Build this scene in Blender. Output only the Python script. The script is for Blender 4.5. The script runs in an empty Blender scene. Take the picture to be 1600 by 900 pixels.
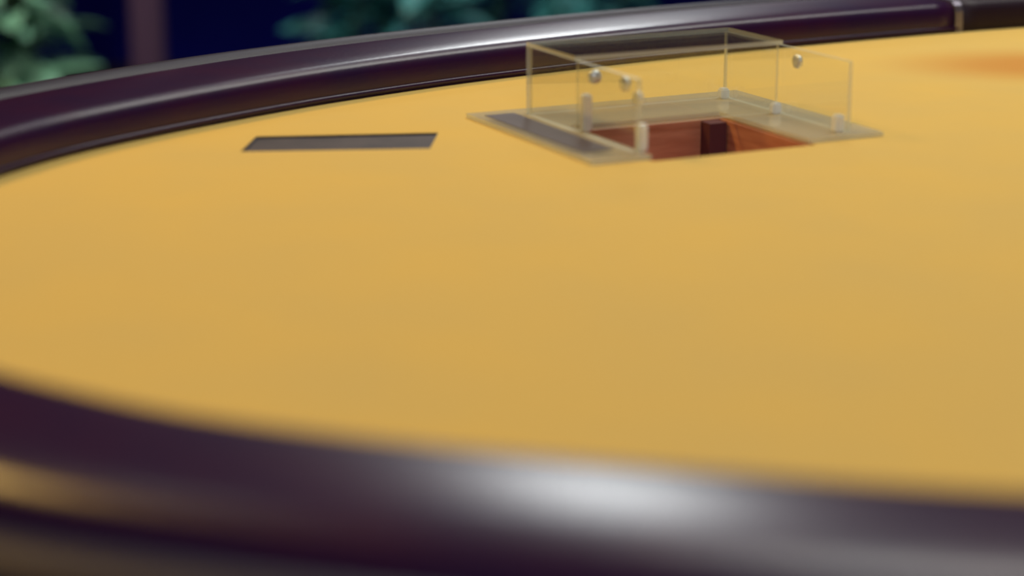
import bpy, bmesh, math, random
from mathutils import Vector, Matrix
R = math.radians
S = bpy.context.scene
C = S.collection

# ---------------------------------------------------------------- camera, world, lights, exposure
FZ = 0.76                                     # height of the felt
cd = bpy.data.cameras.new('camera'); cam = bpy.data.objects.new('camera', cd); C.objects.link(cam)
cam.location = (0, 0, FZ + .28); cam.rotation_euler = (R(90 - 14.868), 0, 0)
cd.sensor_width = 36; cd.lens = 3390/1600*36; cd.clip_start = .02
cd.dof.use_dof = True; cd.dof.focus_distance = 1.68; cd.dof.aperture_fstop = 3.0; cd.dof.aperture_blades = 0
S.camera = cam
S.view_settings.view_transform = 'Standard'; S.view_settings.look = 'None'
S.view_settings.gamma = 1; S.view_settings.use_curve_mapping = False
S.view_settings.exposure = 0.0
w = bpy.data.worlds.new('world'); S.world = w; w.use_nodes = True
w.node_tree.nodes['Background'].inputs[0].default_value = (.05, .05, .14, 1)
w.node_tree.nodes['Background'].inputs[1].default_value = .5

def area(name, loc, target, sx, sy, power, col):
    l = bpy.data.lights.new(name, 'AREA'); l.shape = 'RECTANGLE'; l.size = sx; l.size_y = sy
    l.energy = power; l.color = col
    o = bpy.data.objects.new(name, l); C.objects.link(o); o.location = loc
    o.rotation_euler = (Vector(target) - Vector(loc)).to_track_quat('-Z', 'Y').to_euler()
    return o
area('window_daylight', (.28, 5.9, 2.62), (.28, 0, 2.45), .46, .58, 19, (.96, 1.0, 1.0))
area('overhead_panel', (.95, 2.3, 2.92), (.95, 2.3, 0), 1.5, 1.5, 42, (1.0, 1.0, .92))
area('warm_side_light', (-1.8, 2.0, 2.9), (-.7, 1.0, FZ), .5, .45, 43, (1.0, .62, .16))
sl = bpy.data.lights.new('plant_fill', 'SPOT'); sl.energy = 150; sl.color = (.85, 1, .92); sl.spot_size = R(50); sl.spot_blend = .5; sl.shadow_soft_size = .05  # unseen fill, added only to brighten the leaves
so = bpy.data.objects.new('plant_fill', sl); C.objects.link(so); so.location = (-.3, 2.9, 2.9)
so.rotation_euler = (Vector((-.55, 4.2, .4)) - Vector(so.location)).to_track_quat('-Z', 'Y').to_euler()
area('cool_fill_behind_viewer', (.3, -1.0, 2.0), (.2, 1.4, FZ), .4, .3, 13, (.75, .82, 1.0))  # added fill that lifts the dark rim and the screw glints

# ---------------------------------------------------------------- helpers
def srgb(r, g, b):
    f = lambda c: ((c/255+.055)/1.055)**2.4 if c > 10.3 else c/255/12.92
    return (f(r), f(g), f(b), 1)
def mat(name, col, rough=.5, spec=.5, metal=0, noise=None, bump=None, coat=0):
    m = bpy.data.materials.new(name); m.use_nodes = True; nt = m.node_tree; b = nt.nodes['Principled BSDF']
    b.inputs['Base Color'].default_value = col; b.inputs['Roughness'].default_value = rough
    b.inputs['Specular IOR Level'].default_value = spec; b.inputs['Metallic'].default_value = metal
    b.inputs['Coat Weight'].default_value = coat; b.inputs['Coat Roughness'].default_value = .2
    tc = nt.nodes.new('ShaderNodeTexCoord')
    if noise:
        col2, scale, stretch = noise
        mp = nt.nodes.new('ShaderNodeMapping'); mp.inputs['Scale'].default_value = stretch
        n = nt.nodes.new('ShaderNodeTexNoise'); n.inputs['Scale'].default_value = scale; n.inputs['Detail'].default_value = 6
        r = nt.nodes.new('ShaderNodeValToRGB'); r.color_ramp.elements[0].position = .35; r.color_ramp.elements[1].position = .65
        r.color_ramp.elements[0].color = col; r.color_ramp.elements[1].color = col2
        nt.links.new(tc.outputs['Object'], mp.inputs[0]); nt.links.new(mp.outputs[0], n.inputs['Vector'])
        nt.links.new(n.outputs['Fac'], r.inputs[0]); nt.links.new(r.outputs[0], b.inputs['Base Color'])
    if bump:
        sc, st, di = bump
        n2 = nt.nodes.new('ShaderNodeTexNoise'); n2.inputs['Scale'].default_value = sc; n2.inputs['Detail'].default_value = 4
        bp = nt.nodes.new('ShaderNodeBump'); bp.inputs['Strength'].default_value = st; bp.inputs['Distance'].default_value = di
        nt.links.new(tc.outputs['Object'], n2.inputs['Vector']); nt.links.new(n2.outputs['Fac'], bp.inputs['Height'])
        nt.links.new(bp.outputs[0], b.inputs['Normal'])
    return m
def acrylic(name, tint, ior=1.49):
    m = bpy.data.materials.new(name); m.use_nodes = True; nt = m.node_tree; nt.nodes.remove(nt.nodes['Principled BSDF'])
    out = nt.nodes['Material Output']; t = nt.nodes.new('ShaderNodeBsdfTransparent'); g = nt.nodes.new('ShaderNodeBsdfGlossy')
    fr = nt.nodes.new('ShaderNodeFresnel'); mx = nt.nodes.new('ShaderNodeMixShader')
    ge = nt.nodes.new('ShaderNodeNewGeometry'); pw = nt.nodes.new('ShaderNodeMapRange')   # same reflectance on both sides of the sheet
    pw.inputs['To Min'].default_value = ior; pw.inputs['To Max'].default_value = 1/ior
    nt.links.new(ge.outputs['Backfacing'], pw.inputs['Value']); nt.links.new(pw.outputs[0], fr.inputs[0]); t.inputs[0].default_value = tint; g.inputs['Roughness'].default_value = .04
    nt.links.new(fr.outputs[0], mx.inputs[0]); nt.links.new(t.outputs[0], mx.inputs[1]); nt.links.new(g.outputs[0], mx.inputs[2])
    nt.links.new(mx.outputs[0], out.inputs[0]); return m
def haze(m, col, k):
    nt = m.node_tree; out = nt.nodes['Material Output']; src = out.inputs[0].links[0].from_socket
    d = nt.nodes.new('ShaderNodeBsdfDiffuse'); d.inputs[0].default_value = col; mx = nt.nodes.new('ShaderNodeMixShader'); mx.inputs[0].default_value = k
    nt.links.new(src, mx.inputs[1]); nt.links.new(d.outputs[0], mx.inputs[2]); nt.links.new(mx.outputs[0], out.inputs[0]); return m
def frosted(name, col, a):
    m = bpy.data.materials.new(name); m.use_nodes = True; nt = m.node_tree; b = nt.nodes['Principled BSDF']
    b.inputs['Base Color'].default_value = col; b.inputs['Roughness'].default_value = .22; b.inputs['Alpha'].default_value = a
    return m
M = dict(
 felt=mat('yellow_felt', srgb(227, 191, 106), .95, .1, noise=(srgb(222, 189, 110), 9, (1, 1, 1)), bump=(900, .25, .0006)),
 vinyl=mat('dark_plum_vinyl', srgb(42, 19, 58), .3, .5, noise=(srgb(54, 18, 54), 14, (1, 1, 1)), bump=(260, .12, .0008)),
 vinyl_dark=mat('dark_matt_vinyl', srgb(36, 19, 36), .5, .3, bump=(260, .12, .0008)),
 piping=mat('plum_piping', srgb(58, 26, 48), .4, .5),
 wood=mat('well_wood', srgb(225, 156, 116), .5, .3, noise=(srgb(200, 128, 92), 22, (1, 1, 8))),
 apron=mat('apron_wood', srgb(58, 30, 34), .35, .5, noise=(srgb(38, 20, 26), 8, (1, 1, 12))),
 board=mat('board', srgb(110, 75, 45), .7, .3),
 slate=mat('slot_metal', srgb(84, 76, 78), .6, .25, noise=(srgb(68, 62, 66), 30, (1, 1, 1))),
 chrome=mat('chrome', srgb(225, 228, 225), .12, .5, metal=1),
 steel=mat('seam_steel', srgb(135, 130, 145), .35, .5, metal=.7),
 clear=acrylic('clear_acrylic', (.985, .99, .98, 1)),
 plate=haze(acrylic('clear_acrylic_plate', (.93, .94, .91, 1)), srgb(238, 228, 200), .3),  # pale diffuse layer stands in for light reflected off the plate
 plate_reflection=mat('dark_reflection', srgb(92, 82, 84), .6, .3),  # grey of a dark reflection, painted as a strip
 white=mat('polished_screw_cap', srgb(248, 252, 244), .3, .9, metal=.4),  # near-white colour stands in for specular glints on the heads
 edge=frosted('frosted_acrylic_edge', srgb(240, 242, 218), .55),
 block=frosted('polished_acrylic_block', srgb(253, 254, 244), .97),
 carpet=mat('navy_carpet', srgb(10, 12, 40), .95, .1, noise=(srgb(6, 8, 32), 30, (1, 1, 1)), bump=(300, .4, .004)),
 wall=mat('navy_wall', srgb(6, 6, 98), .9, .1, noise=(srgb(5, 7, 88), 3, (1, 1, 1))),
 corner_dark=mat('corner_darkening', srgb(100, 58, 60), .7, .2),
 trimvinyl=mat('outer_trim_vinyl', srgb(30, 18, 42), .5, .45),
 trim=mat('dark_trim', srgb(34, 24, 34), .5, .3),
 ceil=mat('ceiling_paint', srgb(60, 56, 62), .9, .1),
 post=mat('post_wood', srgb(92, 64, 88), .6, .3, noise=(srgb(76, 52, 76), 6, (1, 1, .1))),
 leaf_pale=mat('pale_leaf', srgb(128, 172, 138), .45, .4, noise=(srgb(92, 140, 118), 12, (1, 1, 1))),
 leaf_teal=mat('teal_leaf', srgb(62, 128, 128), .45, .4, noise=(srgb(36, 92, 104), 12, (1, 1, 1))),
 stem=mat('plant_stem', srgb(40, 60, 52), .7, .3),
 pot=mat('planter_clay', srgb(40, 36, 48), .6, .3),
 soil=mat('soil', srgb(24, 18, 18), .95, .1),
 glow=mat('lamp_glass', srgb(255, 240, 220), .4),
)
# brown patch of cloth near the dealer end
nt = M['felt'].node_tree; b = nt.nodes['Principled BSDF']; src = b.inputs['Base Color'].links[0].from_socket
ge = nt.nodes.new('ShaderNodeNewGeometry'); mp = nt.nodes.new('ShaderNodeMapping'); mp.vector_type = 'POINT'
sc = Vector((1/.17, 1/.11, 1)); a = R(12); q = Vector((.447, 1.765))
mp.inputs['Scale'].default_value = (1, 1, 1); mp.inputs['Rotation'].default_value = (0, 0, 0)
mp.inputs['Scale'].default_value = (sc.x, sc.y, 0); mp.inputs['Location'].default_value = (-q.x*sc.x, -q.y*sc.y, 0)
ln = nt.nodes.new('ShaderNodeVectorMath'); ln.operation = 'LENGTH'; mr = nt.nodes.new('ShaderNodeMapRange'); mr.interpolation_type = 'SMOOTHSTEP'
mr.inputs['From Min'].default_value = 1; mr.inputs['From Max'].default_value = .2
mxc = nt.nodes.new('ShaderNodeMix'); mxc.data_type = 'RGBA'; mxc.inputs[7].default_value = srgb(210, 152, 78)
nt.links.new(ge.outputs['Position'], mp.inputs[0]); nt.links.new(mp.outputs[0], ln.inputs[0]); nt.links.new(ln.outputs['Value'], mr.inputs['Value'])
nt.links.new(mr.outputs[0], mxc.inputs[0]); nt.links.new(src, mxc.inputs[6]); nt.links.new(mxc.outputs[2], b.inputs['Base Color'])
b = M['glow'].node_tree.nodes['Principled BSDF']; b.inputs['Emission Color'].default_value = (1, .95, .85, 1); b.inputs['Emission Strength'].default_value = 60

def obj(name, bm, m, parent=None, smooth=False):
    me = bpy.data.meshes.new(name); bmesh.ops.recalc_face_normals(bm, faces=bm.faces); bm.to_mesh(me); bm.free()
    for x in (m if isinstance(m, list) else [m]): me.materials.append(x)
    if smooth:
        for p in me.polygons: p.use_smooth = True
    o = bpy.data.objects.new(name, me); C.objects.link(o)
    if parent: o.parent = parent
    return o
def tag(o, label=None, cat=None, group=None, kind=None):
    for k, v in (('label', label), ('category', cat), ('group', group), ('kind', kind)):
        if v: o[k] = v
    return o
def thing(name, label, cat, loc=(0, 0, 0), rz=0, group=None):
    o = bpy.data.objects.new(name, None); C.objects.link(o); o.location = loc; o.rotation_euler = (0, 0, rz)
    return tag(o, label, cat, group)
def bxm(bm, x0, x1, y0, y1, z0, z1, mi=0):
    v = [bm.verts.new((x, y, z)) for x in (x0, x1) for y in (y0, y1) for z in (z0, z1)]
    fs = [bm.faces.new([v[i] for i in q]) for q in ((0, 1, 3, 2), (4, 6, 7, 5), (0, 4, 5, 1), (2, 3, 7, 6), (0, 2, 6, 4), (1, 5, 7, 3))]
    for f in fs: f.material_index = mi
    return fs
def box(x0, x1, y0, y1, z0, z1, bev=0):
    bm = bmesh.new(); bxm(bm, x0, x1, y0, y1, z0, z1)
    if bev: bmesh.ops.bevel(bm, geom=bm.edges[:], offset=bev, segments=2, affect='EDGES')
    return bm
def struct(name, bm, m, parent=None):
    o = obj(name, bm, m, parent)
    if not parent: o['kind'] = 'structure'
    return o
def lathe(prof, n=24, bm=None, at=(0, 0, 0), rot=None):
    bm = bm or bmesh.new(); rings = []
    for r, z in prof:
        ring = []
        for i in range(n):
            a = 2*math.pi*i/n; p = Vector((r*math.cos(a), r*math.sin(a), z))
            if rot: p = rot @ p
            ring.append(bm.verts.new(p + Vector(at)))
        rings.append(ring)
    for a, c in zip(rings, rings[1:]):
        for i in range(n): bm.faces.new((a[i], a[(i+1) % n], c[(i+1) % n], c[i]))
    bm.faces.new(rings[0]); bm.faces.new(rings[-1]); return bm

# ---------------------------------------------------------------- the room
RX0, RX1, RY0, RY1, RH = -3.4, 5.0, -1.2, 6.0, 3.0
struct('floor', box(RX0, RX1, RY0, RY1, -.05, 0), M['carpet'])
struct('ceiling', box(RX0, RX1, RY0, RY1, RH, RH+.05), M['ceil'])
struct('wall_left', box(RX0-.1, RX0, RY0, RY1, 0, RH), M['wall'])
struct('wall_right', box(RX1, RX1+.1, RY0, RY1, 0, RH), M['wall'])
struct('wall_front', box(RX0-.1, RX1+.1, RY0-.1, RY0, 0, RH), M['wall'])
WX0, WX1, WZ0, WZ1 = .04, .52, 2.31, 2.93            # tall narrow window in the back wall
bm = bmesh.new()
bxm(bm, RX0-.1, WX0, RY1, RY1+.12, 0, RH); bxm(bm, WX1, RX1+.1, RY1, RY1+.12, 0, RH)
bxm(bm, WX0, WX1, RY1, RY1+.12, 0, WZ0); bxm(bm, WX0, WX1, RY1, RY1+.12, WZ1, RH)
struct('wall_back', bm, M['wall'])
bm = bmesh.new()
for a in ((WX0-.04, WX0, WZ0-.04, WZ1+.04), (WX1, WX1+.04, WZ0-.04, WZ1+.04), (WX0, WX1, WZ0-.04, WZ0), (WX0, WX1, WZ1, WZ1+.04)):
    bxm(bm, a[0], a[1], RY1-.03, RY1, a[2], a[3])
wn = struct('window_1', bm, M['trim'])
struct('window_pane', box(WX0, WX1, RY1+.05, RY1+.056, WZ0, WZ1), M['clear'], wn)
struct('baseboard_back', box(RX0, RX1, RY1-.015, RY1, 0, .09), M['trim'])
struct('baseboard_left', box(RX0, RX0+.015, RY0, RY1-.015, 0, .09), M['trim'])

# ---------------------------------------------------------------- table outline (felt edge), plan view
far = [(-.372, 1.12), (-.362, 1.21), (-.3197, 1.3272), (-.2918, 1.3877), (-.2602, 1.4368), (-.2228, 1.4869), (-.1845, 1.5337), (-.1425, 1.5814), (-.0971, 1.6257),
       (-.0498, 1.6685), (0, 1.7083), (.1063, 1.7851), (.2203, 1.8574), (.3422, 1.9259), (.472, 1.9901), (.70, 2.075), (.95, 2.13), (1.2, 2.12), (1.42, 2.02), (1.6, 1.83)]
near = [(1.70, 1.58), (1.70, 1.32), (1.60, 1.08), (1.40, .87), (1.12, .74), (0.7983, 0.6631), (0.4983, 0.6581), (0.3183, 0.6731), (0.1663, 0.6951), (0.0844, 0.7121), (-0.0017, 0.7341), (-0.0988, 0.7681), (-0.1498, 0.7951), (-0.2099, 0.8369), (-0.2641, 0.8843), (-0.3126, 0.9407), (-0.3498, 1.0236)]
ctrl = far + near
def catmull(P, k):
    out = []; n = len(P)
    for i in range(n):
        p0, p1, p2, p3 = [Vector(P[(i+j-1) % n]) for j in range(4)]
        for s in range(k):
            t = s/k
            out.append(.5*((2*p1)+(p2-p0)*t+(2*p0-5*p1+4*p2-p3)*t*t+(3*p1-p0-3*p2+p3)*t**3))
    return out
out_ = catmull(ctrl, 6)
for _ in range(6):                                     # relax small kinks
    n = len(out_); out_ = [out_[i]*.5+(out_[i-1]+out_[(i+1) % n])*.25 for i in range(n)]
NO = len(out_)
cen = sum(out_, Vector((0, 0)))/NO
def nrm(i):
    t = out_[(i+1) % NO]-out_[i-1]; t.normalize(); v = Vector((-t.y, t.x))
    return v if v.dot(out_[i]-cen) > 0 else -v
N_ = [nrm(i) for i in range(NO)]

# the well: box frame of reference (s along the dealer side, t towards the players)
L0 = Vector((.0128, 1.5258)); ang = R(26.3)
e1 = Vector((math.cos(ang), math.sin(ang))); e2 = Vector((math.sin(ang), -math.cos(ang)))
def W(s, t): return L0 + e1*s + e2*t
well = [W(.002, .050), W(.128, .050), W(.128, .172), W(.002, .172)]
slot = [Vector(p) for p in ((-.1792, 1.4047), (-.1748, 1.4582), (-.0507, 1.4722), (-.0544, 1.4156))]

def slab(loops, z0, z1):
    bm = bmesh.new(); es = []
    for lp in loops:
        vs = [bm.verts.new((p.x, p.y, z1)) for p in lp]
        es += [bm.edges.new((vs[i], vs[(i+1) % len(vs)])) for i in range(len(vs))]
    bmesh.ops.triangle_fill(bm, edges=es, use_beauty=True)
    r = bmesh.ops.extrude_face_region(bm, geom=bm.faces[:])
    bmesh.ops.translate(bm, verts=[g for g in r['geom'] if isinstance(g, bmesh.types.BMVert)], vec=(0, 0, z0-z1))
    return bm
table = thing('poker_table', 'large oval card table with yellow felt top and dark plum padded rim', 'table', (cen.x, cen.y, 0))
TI = Matrix.Translation((-cen.x, -cen.y, 0))
def tpart(name, bm, m, parent=None, smooth=False):
    if parent is None: bm.transform(TI)
    else: bm.transform(TI)
    return obj(name, bm, m, parent or table, smooth)
felt = tpart('felt', slab([[p+n*.02 for p, n in zip(out_, N_)], well, slot], FZ-.003, FZ), M['felt'])
tpart('tabletop_board', slab([[p+n*.06 for p, n in zip(out_, N_)], well, slot], FZ-.03, FZ-.0032), M['board'])

# liners: well (wooden) and slot (dark metal)
def liner(loop, z0, z1, th, wallm, wname, floor_name, floorm, zf):
    n = len(loop); c = sum(loop, Vector((0, 0)))/n
    for i in range(n):
        a, b_ = loop[i], loop[(i+1) % n]; d = (b_-a).normalized(); nn = Vector((-d.y, d.x))
        if nn.dot(a-c) < 0: nn = -nn
        bm = bmesh.new(); q = [a, b_, b_+nn*th, a+nn*th]
        lo = [bm.verts.new((p.x, p.y, z0)) for p in q]; hi = [bm.verts.new((p.x, p.y, z1)) for p in q]
        bm.faces.new(lo); bm.faces.new(hi)
        for k in range(4): bm.faces.new((lo[k], lo[(k+1) % 4], hi[(k+1) % 4], hi[k]))
        tpart(wname, bm, wallm)
    bm = bmesh.new(); lo = [bm.verts.new((p.x, p.y, zf-.004)) for p in loop]; hi = [bm.verts.new((p.x, p.y, zf)) for p in loop]
    bm.faces.new(lo); bm.faces.new(hi)
    for k in range(n): bm.faces.new((lo[k], lo[(k+1) % n], hi[(k+1) % n], hi[k]))
    tpart(floor_name, bm, floorm)
liner([p for p in well], FZ-.09, FZ-.0305, .008, M['wood'], 'well_wall', 'well_floor', M['wood'], FZ-.086)
# inner wood lip that rises to the felt
def lip(loop, ins, z0, z1, m, name):
    n = len(loop); c = sum(loop, Vector((0, 0)))/n
    inn = []
    for i in range(n):
        d1 = (loop[i]-loop[i-1]).normalized(); d2 = (loop[(i+1) % n]-loop[i]).normalized()
        n1 = Vector((-d1.y, d1.x)); n1 = n1 if n1.dot(c-loop[i]) > 0 else -n1
        n2 = Vector((-d2.y, d2.x)); n2 = n2 if n2.dot(c-loop[i]) > 0 else -n2
        inn.append(loop[i]+(n1+n2)*ins)
    for i in range(n):
        bm = bmesh.new(); j = (i+1) % n; q = [loop[i], loop[j], inn[j], inn[i]]
        lo = [bm.verts.new((p.x, p.y, z0)) for p in q]; hi = [bm.verts.new((p.x, p.y, z1)) for p in q]
        bm.faces.new(lo); bm.faces.new(hi)
        for k in range(4): bm.faces.new((lo[k], lo[(k+1) % 4], hi[(k+1) % 4], hi[k]))
        tpart(name, bm, m)
lip(well, .003, FZ-.085, FZ-.0015, M['wood'], 'well_lining')
bm = bmesh.new(); q = [W(.1095, .054), W(.1235, .054), W(.1235, .066), W(.1095, .066)]  # upright added to darken the back corner of the well
lo = [bm.verts.new((p.x, p.y, FZ-.0855)) for p in q]; hi = [bm.verts.new((p.x, p.y, FZ-.002)) for p in q]
bm.faces.new(lo); bm.faces.new(hi)
for k in range(4): bm.faces.new((lo[k], lo[(k+1) % 4], hi[(k+1) % 4], hi[k]))
tag(tpart('well_corner_darkening', bm, M['corner_dark']), 'dark upright darkening the back corner of the opening')
lip(slot, .0015, FZ-.028, FZ-.0005, M['slate'], 'slot_rim')
bm = bmesh.new(); c = sum(slot, Vector((0, 0)))/4; q = [c+(p-c)*.972 for p in slot]
lo = [bm.verts.new((p.x, p.y, FZ-.007)) for p in q]; hi = [bm.verts.new((p.x, p.y, FZ-.0014)) for p in q]
bm.faces.new(lo); bm.faces.new(hi)
for k in range(4): bm.faces.new((lo[k], lo[(k+1) % 4], hi[(k+1) % 4], hi[k]))
tag(tpart('slot_cover', bm, M['slate']), 'dark grey cover plate in the narrow slot')

# padded rim, swept round the outline; a break at the dealer end
prof = [(-.001, -.004), (-.001, .008), (-.0005, .017), (.0015, .0228), (.005, .0257), (.011, .0270), (.028, .0277), (.046, .0280), (.064, .0276), (.080, .0266), (.090, .0240),
        (.0965, .0185), (.100, .0110), (.103, .000), (.103, -.030), (.07, -.040), (.03, -.034), (.02, -.008)]
prof2 = [(.1040, -.030), (.1045, .003), (.110, .0060), (.115, .0130), (.120, .0190), (.127, .0226), (.134, .0228), (.141, .0208), (.146, .016), (.149, .007), (.150, -.008), (.147, -.022), (.140, -.034), (.122, -.040)]
seam = min(range(NO), key=lambda i: (out_[i]-Vector((.400, 1.957))).length)
seam2 = min(range(NO), key=lambda i: (out_[i]-Vector((1.45, 2.0))).length)
def sweep(idx, pr, dz=0, caps=True):
    bm = bmesh.new(); rings = []
    for i in idx:
        rings.append([bm.verts.new((out_[i].x+N_[i].x*o, out_[i].y+N_[i].y*o, FZ+z+dz)) for o, z in pr])
    k = len(pr)
    for a, c_ in zip(rings, rings[1:]):
        for j in range(k): bm.faces.new((a[j], a[(j+1) % k], c_[(j+1) % k], c_[j]))
    if caps: bm.faces.new(rings[0]); bm.faces.new(rings[-1])
    return bm
allidx = list(range(NO))+[0]
long_idx = [(seam2+k) % NO for k in range(NO) if k <= (seam-seam2) % NO]
short_idx = [(seam+k) % NO for k in range((seam2-seam) % NO+1)]
def circ(o, z, r, n=8): return [(o+r*math.cos(2*math.pi*i/n), z+r*math.sin(2*math.pi*i/n)) for i in range(n)]
tpart('padded_rim', sweep(long_idx, prof), M['vinyl'], smooth=True)
tpart('outer_trim', sweep(allidx, prof2, caps=False), M['trimvinyl'], smooth=True)
tpart('rim_piping', sweep(long_idx, circ(-.0008, .0035, .0022)), M['vinyl'], smooth=True)
tag(tpart('dealer_rim', sweep(short_idx, prof, .0005), M['vinyl_dark'], smooth=True), 'matt dark rim section right of the metal seam')
for sm in (seam, seam2):
    i = sm; t = Vector((-N_[i].y, N_[i].x)); pr = [(o*1.03-.0015, z+(.0015 if z > 0 else -.0015)) for o, z in prof]
    bm = bmesh.new(); rings = []
    for s in (-.004, .004):
        rings.append([bm.verts.new((out_[i].x+t.x*s+N_[i].x*o, out_[i].y+t.y*s+N_[i].y*o, FZ+z)) for o, z in pr])
    for j in range(len(pr)): bm.faces.new((rings[0][j], rings[0][(j+1) % len(pr)], rings[1][(j+1) % len(pr)], rings[1][j]))
    bm.faces.new(rings[0]); bm.faces.new(rings[1])
    tag(tpart('seam_bracket', bm, M['steel']), 'grey metal bracket joining two lengths of rim')
allidx = list(range(NO))+[0]
tpart('apron', sweep(allidx, [(.03, -.043), (.1, -.043), (.1, -.12), (.093, -.128), (.045, -.128), (.03, -.12)], caps=False), M['apron'])
for px, py in ((.15, 1.25), (1.15, 1.42)):
    bm = lathe([(.26, .0), (.26, .03), (.22, .05), (.09, .07), (.07, .12), (.085, .3), (.07, .5), (.11, .66), (.2, .69), (.2, FZ-.09)], 32, at=(px, py, 0)); tpart('pedestal', bm, M['apron'], smooth=True)

# ---------------------------------------------------------------- clear acrylic guard over the well (local x = s, local y = -t)
g = thing('acrylic_guard', 'clear acrylic box with bright round screw heads standing over the wood-lined hole', 'acrylic box', (L0.x, L0.y, FZ), ang)
PT = .003; HT = .052
def gbox(name, s0, s1, t0, t1, z0, z1, edge_axes, m='clear', parent=None):
    bm = bmesh.new(); bxm(bm, s0, s1, -t1, -t0, z0, z1); bm.normal_update()
    bmesh.ops.recalc_face_normals(bm, faces=bm.faces)
    for f in bm.faces:
        ax = max(range(3), key=lambda k: abs(f.normal[k]))
        f.material_index = 0 if ax == edge_axes else 1
    return obj(name, bm, [M[m], M['edge']], parent or g)
# base plate: U shaped, open towards the players
def uplate():
    s0, s1, t0, t1 = -.040, .186, -.022, .167; a, b_, c_ = .004, .126, .052
    pts = [(s0, t0), (s1, t0), (s1, t1), (b_, t1), (b_, c_), (a, c_), (a, t1), (s0, t1)]
    bm = bmesh.new(); lo = [bm.verts.new((s, -t, .0002)) for s, t in pts]; hi = [bm.verts.new((s, -t, .0002+PT)) for s, t in pts]
    f1 = bm.faces.new(lo); f2 = bm.faces.new(hi)
    for k in range(8):
        f = bm.faces.new((lo[k], lo[(k+1) % 8], hi[(k+1) % 8], hi[k])); f.material_index = 1
    bmesh.ops.triangulate(bm, faces=[f1, f2])
    return bm
obj('base_plate', uplate(), [M['plate'], M['edge']], g)
z0 = PT+.0003
bm = bmesh.new(); bxm(bm, -.032, -.009, -.140, .008, PT+.0003, PT+.0006)  # thin strip added in place of the plate's dark mirror reflection
tag(obj('reflection_strip', bm, M['plate_reflection'], g), 'dark grey strip imitating a reflection along the left side')
gbox('end_panel', -PT, 0, 0, .159, z0, HT, 0)
gbox('end_panel', .161, .161+PT, 0, .159, z0, HT, 0)
gbox('back_panel', .0001, .1609, 0, PT, z0, HT, 1)
gbox('inner_panel', .0001, .1609, .070, .070+PT, z0, HT, 1)
gbox('top_panel', -PT, .161+PT, 0, .073, HT+.0001, HT+PT, 2)
for s, t, h in ((.0003, .0735, .026), (.0003, .150, .018), (.1535, .0735, .008), (.1535, .151, .012), (.1535, .0035, .008)):
    bm = bmesh.new(); bxm(bm, s, s+.007, -t-.007, -t, z0, z0+h); bmesh.ops.bevel(bm, geom=bm.edges[:], offset=.0012, segments=2, affect='EDGES')
    obj('corner_block', bm, M['block'], g)
def screw(s, t, z, d):
    ax = {'s': Vector((1, 0, 0)), 't': Vector((0, -1, 0))}[d]; rot = ax.to_track_quat('Z', 'Y').to_matrix()
    bm = lathe([(.0001, 0), (.0046, 0), (.0050, .0012), (.0044, .0030), (.0026, .0042), (.0002, .0046)], 16, at=(s, -t, z), rot=rot)
    obj('screw', bm, M['white'], g, smooth=True)
for a in ((.012, .0731, .040, 't'), (.0002, .135, .045, 's'), (.0002, .152, .038, 's'), (.1612+PT, .090, .042, 's')): screw(*a)

# ---------------------------------------------------------------- things beyond the table
pr_ = thing('wooden_post', 'square brown wooden post standing in the dark beyond the rim', 'post', (-.775, 4.6, 0))
obj('shaft', box(-.032, .032, -.032, .032, .14, RH-.12, .006), M['post'], pr_)
obj('base', box(-.05, .05, -.05, .05, 0, .14, .008), M['post'], pr_); obj('capital', box(-.05, .05, -.05, .05, RH-.12, RH, .008), M['post'], pr_)

def leaf_mesh(name, L, Wd, m):
    bm = bmesh.new(); rows = []
    for k in range(7):
        u = k/6; hw = Wd/2*math.sin(math.pi*min(1, u*.94+.03))**.75; dz = -.35*L*u*u
        rows.append([bm.verts.new((-hw, L*u, dz+hw*.35)), bm.verts.new((0, L*u, dz)), bm.verts.new((hw, L*u, dz+hw*.35))])
    for a, b_ in zip(rows, rows[1:]):
        for j in (0, 1): bm.faces.new((a[j], a[j+1], b_[j+1], b_[j]))
    r = bmesh.ops.extrude_face_region(bm, geom=bm.faces[:]); bmesh.ops.translate(bm, verts=[x for x in r['geom'] if isinstance(x, bmesh.types.BMVert)], vec=(0, 0, -.0012))
    me = bpy.data.meshes.new(name); bmesh.ops.recalc_face_normals(bm, faces=bm.faces); bm.to_mesh(me); bm.free(); me.materials.append(m)
    for p in me.polygons: p.use_smooth = True
    return me
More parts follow.
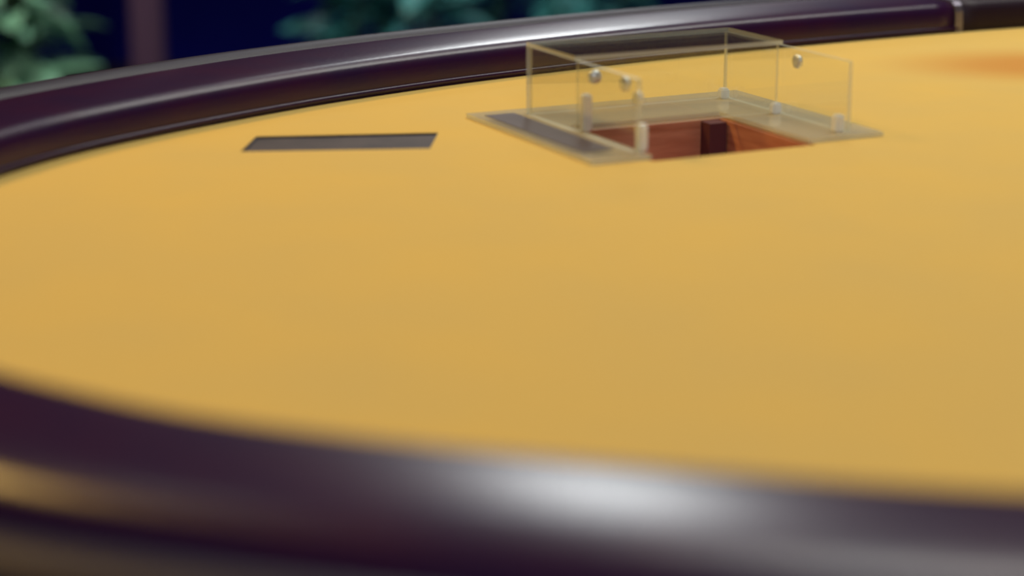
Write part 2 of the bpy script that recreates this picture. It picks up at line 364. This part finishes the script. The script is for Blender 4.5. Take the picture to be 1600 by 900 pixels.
def plant(label, loc, mt, n, rad, zlo, zhi, L, Wd, seed):
    t = thing('potted_plant', label, 'plant', loc, 0); rnd = random.Random(seed)
    obj('planter', lathe([(.11, 0), (.13, .02), (.155, .2), (.165, .2), (.165, .225), (.145, .225), (.14, .19)], 24), M['pot'], t, True)
    obj('soil', lathe([(.138, .17), (.138, .19)], 24), M['soil'], t)
    stems = []
    for k in range(7):
        a = 2*math.pi*k/7+rnd.uniform(-.3, .3); r2 = rad*rnd.uniform(.25, .75); top = Vector((r2*math.cos(a), r2*math.sin(a), zhi*rnd.uniform(.8, 1)))
        base = Vector((.05*math.cos(a), .05*math.sin(a), .185)); stems.append((base, top))
        bm = bmesh.new(); prev = None
        for q in range(7):
            u = q/6; p = base.lerp(top, u)+Vector((math.cos(a), math.sin(a), 0))*.04*math.sin(u*math.pi)
            ring = [bm.verts.new(p+Vector((.006*(1-u*.6)*math.cos(x), .006*(1-u*.6)*math.sin(x), 0))) for x in (0, 1.26, 2.51, 3.77, 5.03)]
            if prev:
                for i in range(5): bm.faces.new((prev[i], prev[(i+1) % 5], ring[(i+1) % 5], ring[i]))
            prev = ring
        obj('stem', bm, M['stem'], t, True)
    me = leaf_mesh('leaf', L, Wd, mt)
    for k in range(n):
        base, top = rnd.choice(stems); u = rnd.uniform(zlo, 1); p = base.lerp(top, u)
        d = Vector((p.x, p.y, 0)).normalized(); p = p+d*.04*math.sin(u*math.pi)
        o = bpy.data.objects.new('leaf', me); C.objects.link(o); o.parent = t; o.location = p
        o.rotation_euler = (R(rnd.uniform(-25, 45)), R(rnd.uniform(-25, 25)), math.atan2(d.y, d.x)-math.pi/2+rnd.uniform(-1.3, 1.3))
        s = rnd.uniform(.7, 1.2); o.scale = (s, s, s)
plant('bushy plant with pale green leaves left of the wooden post', (-.99, 3.95, 0), M['leaf_pale'], 110, .17, .15, .75, .15, .062, 4)
plant('plant with teal leaves behind the rim, right of the wooden post', (-.235, 4.35, 0), M['leaf_teal'], 90, .13, .25, .62, .13, .06, 9)
plant('dim teal plant farther right, behind the acrylic box', (.10, 4.95, 0), M['leaf_teal'], 70, .24, .25, .55, .13, .06, 12)

# ---------------------------------------------------------------- ceiling downlights (real lamps above the table)
for k, (x, y, lb) in enumerate(((-.9, 2.9, 'round ceiling downlight nearest the wooden post'), (.5, 3.2, 'round ceiling downlight above the back of the table'), (1.9, 2.6, 'round ceiling downlight at the right of the room'), (-.3, -.6, 'round ceiling downlight behind the viewer'))):
    t = thing('ceiling_downlight', lb, 'ceiling light', (x, y, RH), 0, 'downlights over the table')
    obj('lamp_ring', lathe([(.075, 0), (.075, -.012), (.055, -.016), (.055, -.002)], 24), M['steel'], t, True)
    obj('lamp_glass', lathe([(.052, -.003), (.052, -.012), (.02, -.015)], 24), M['glow'], t)
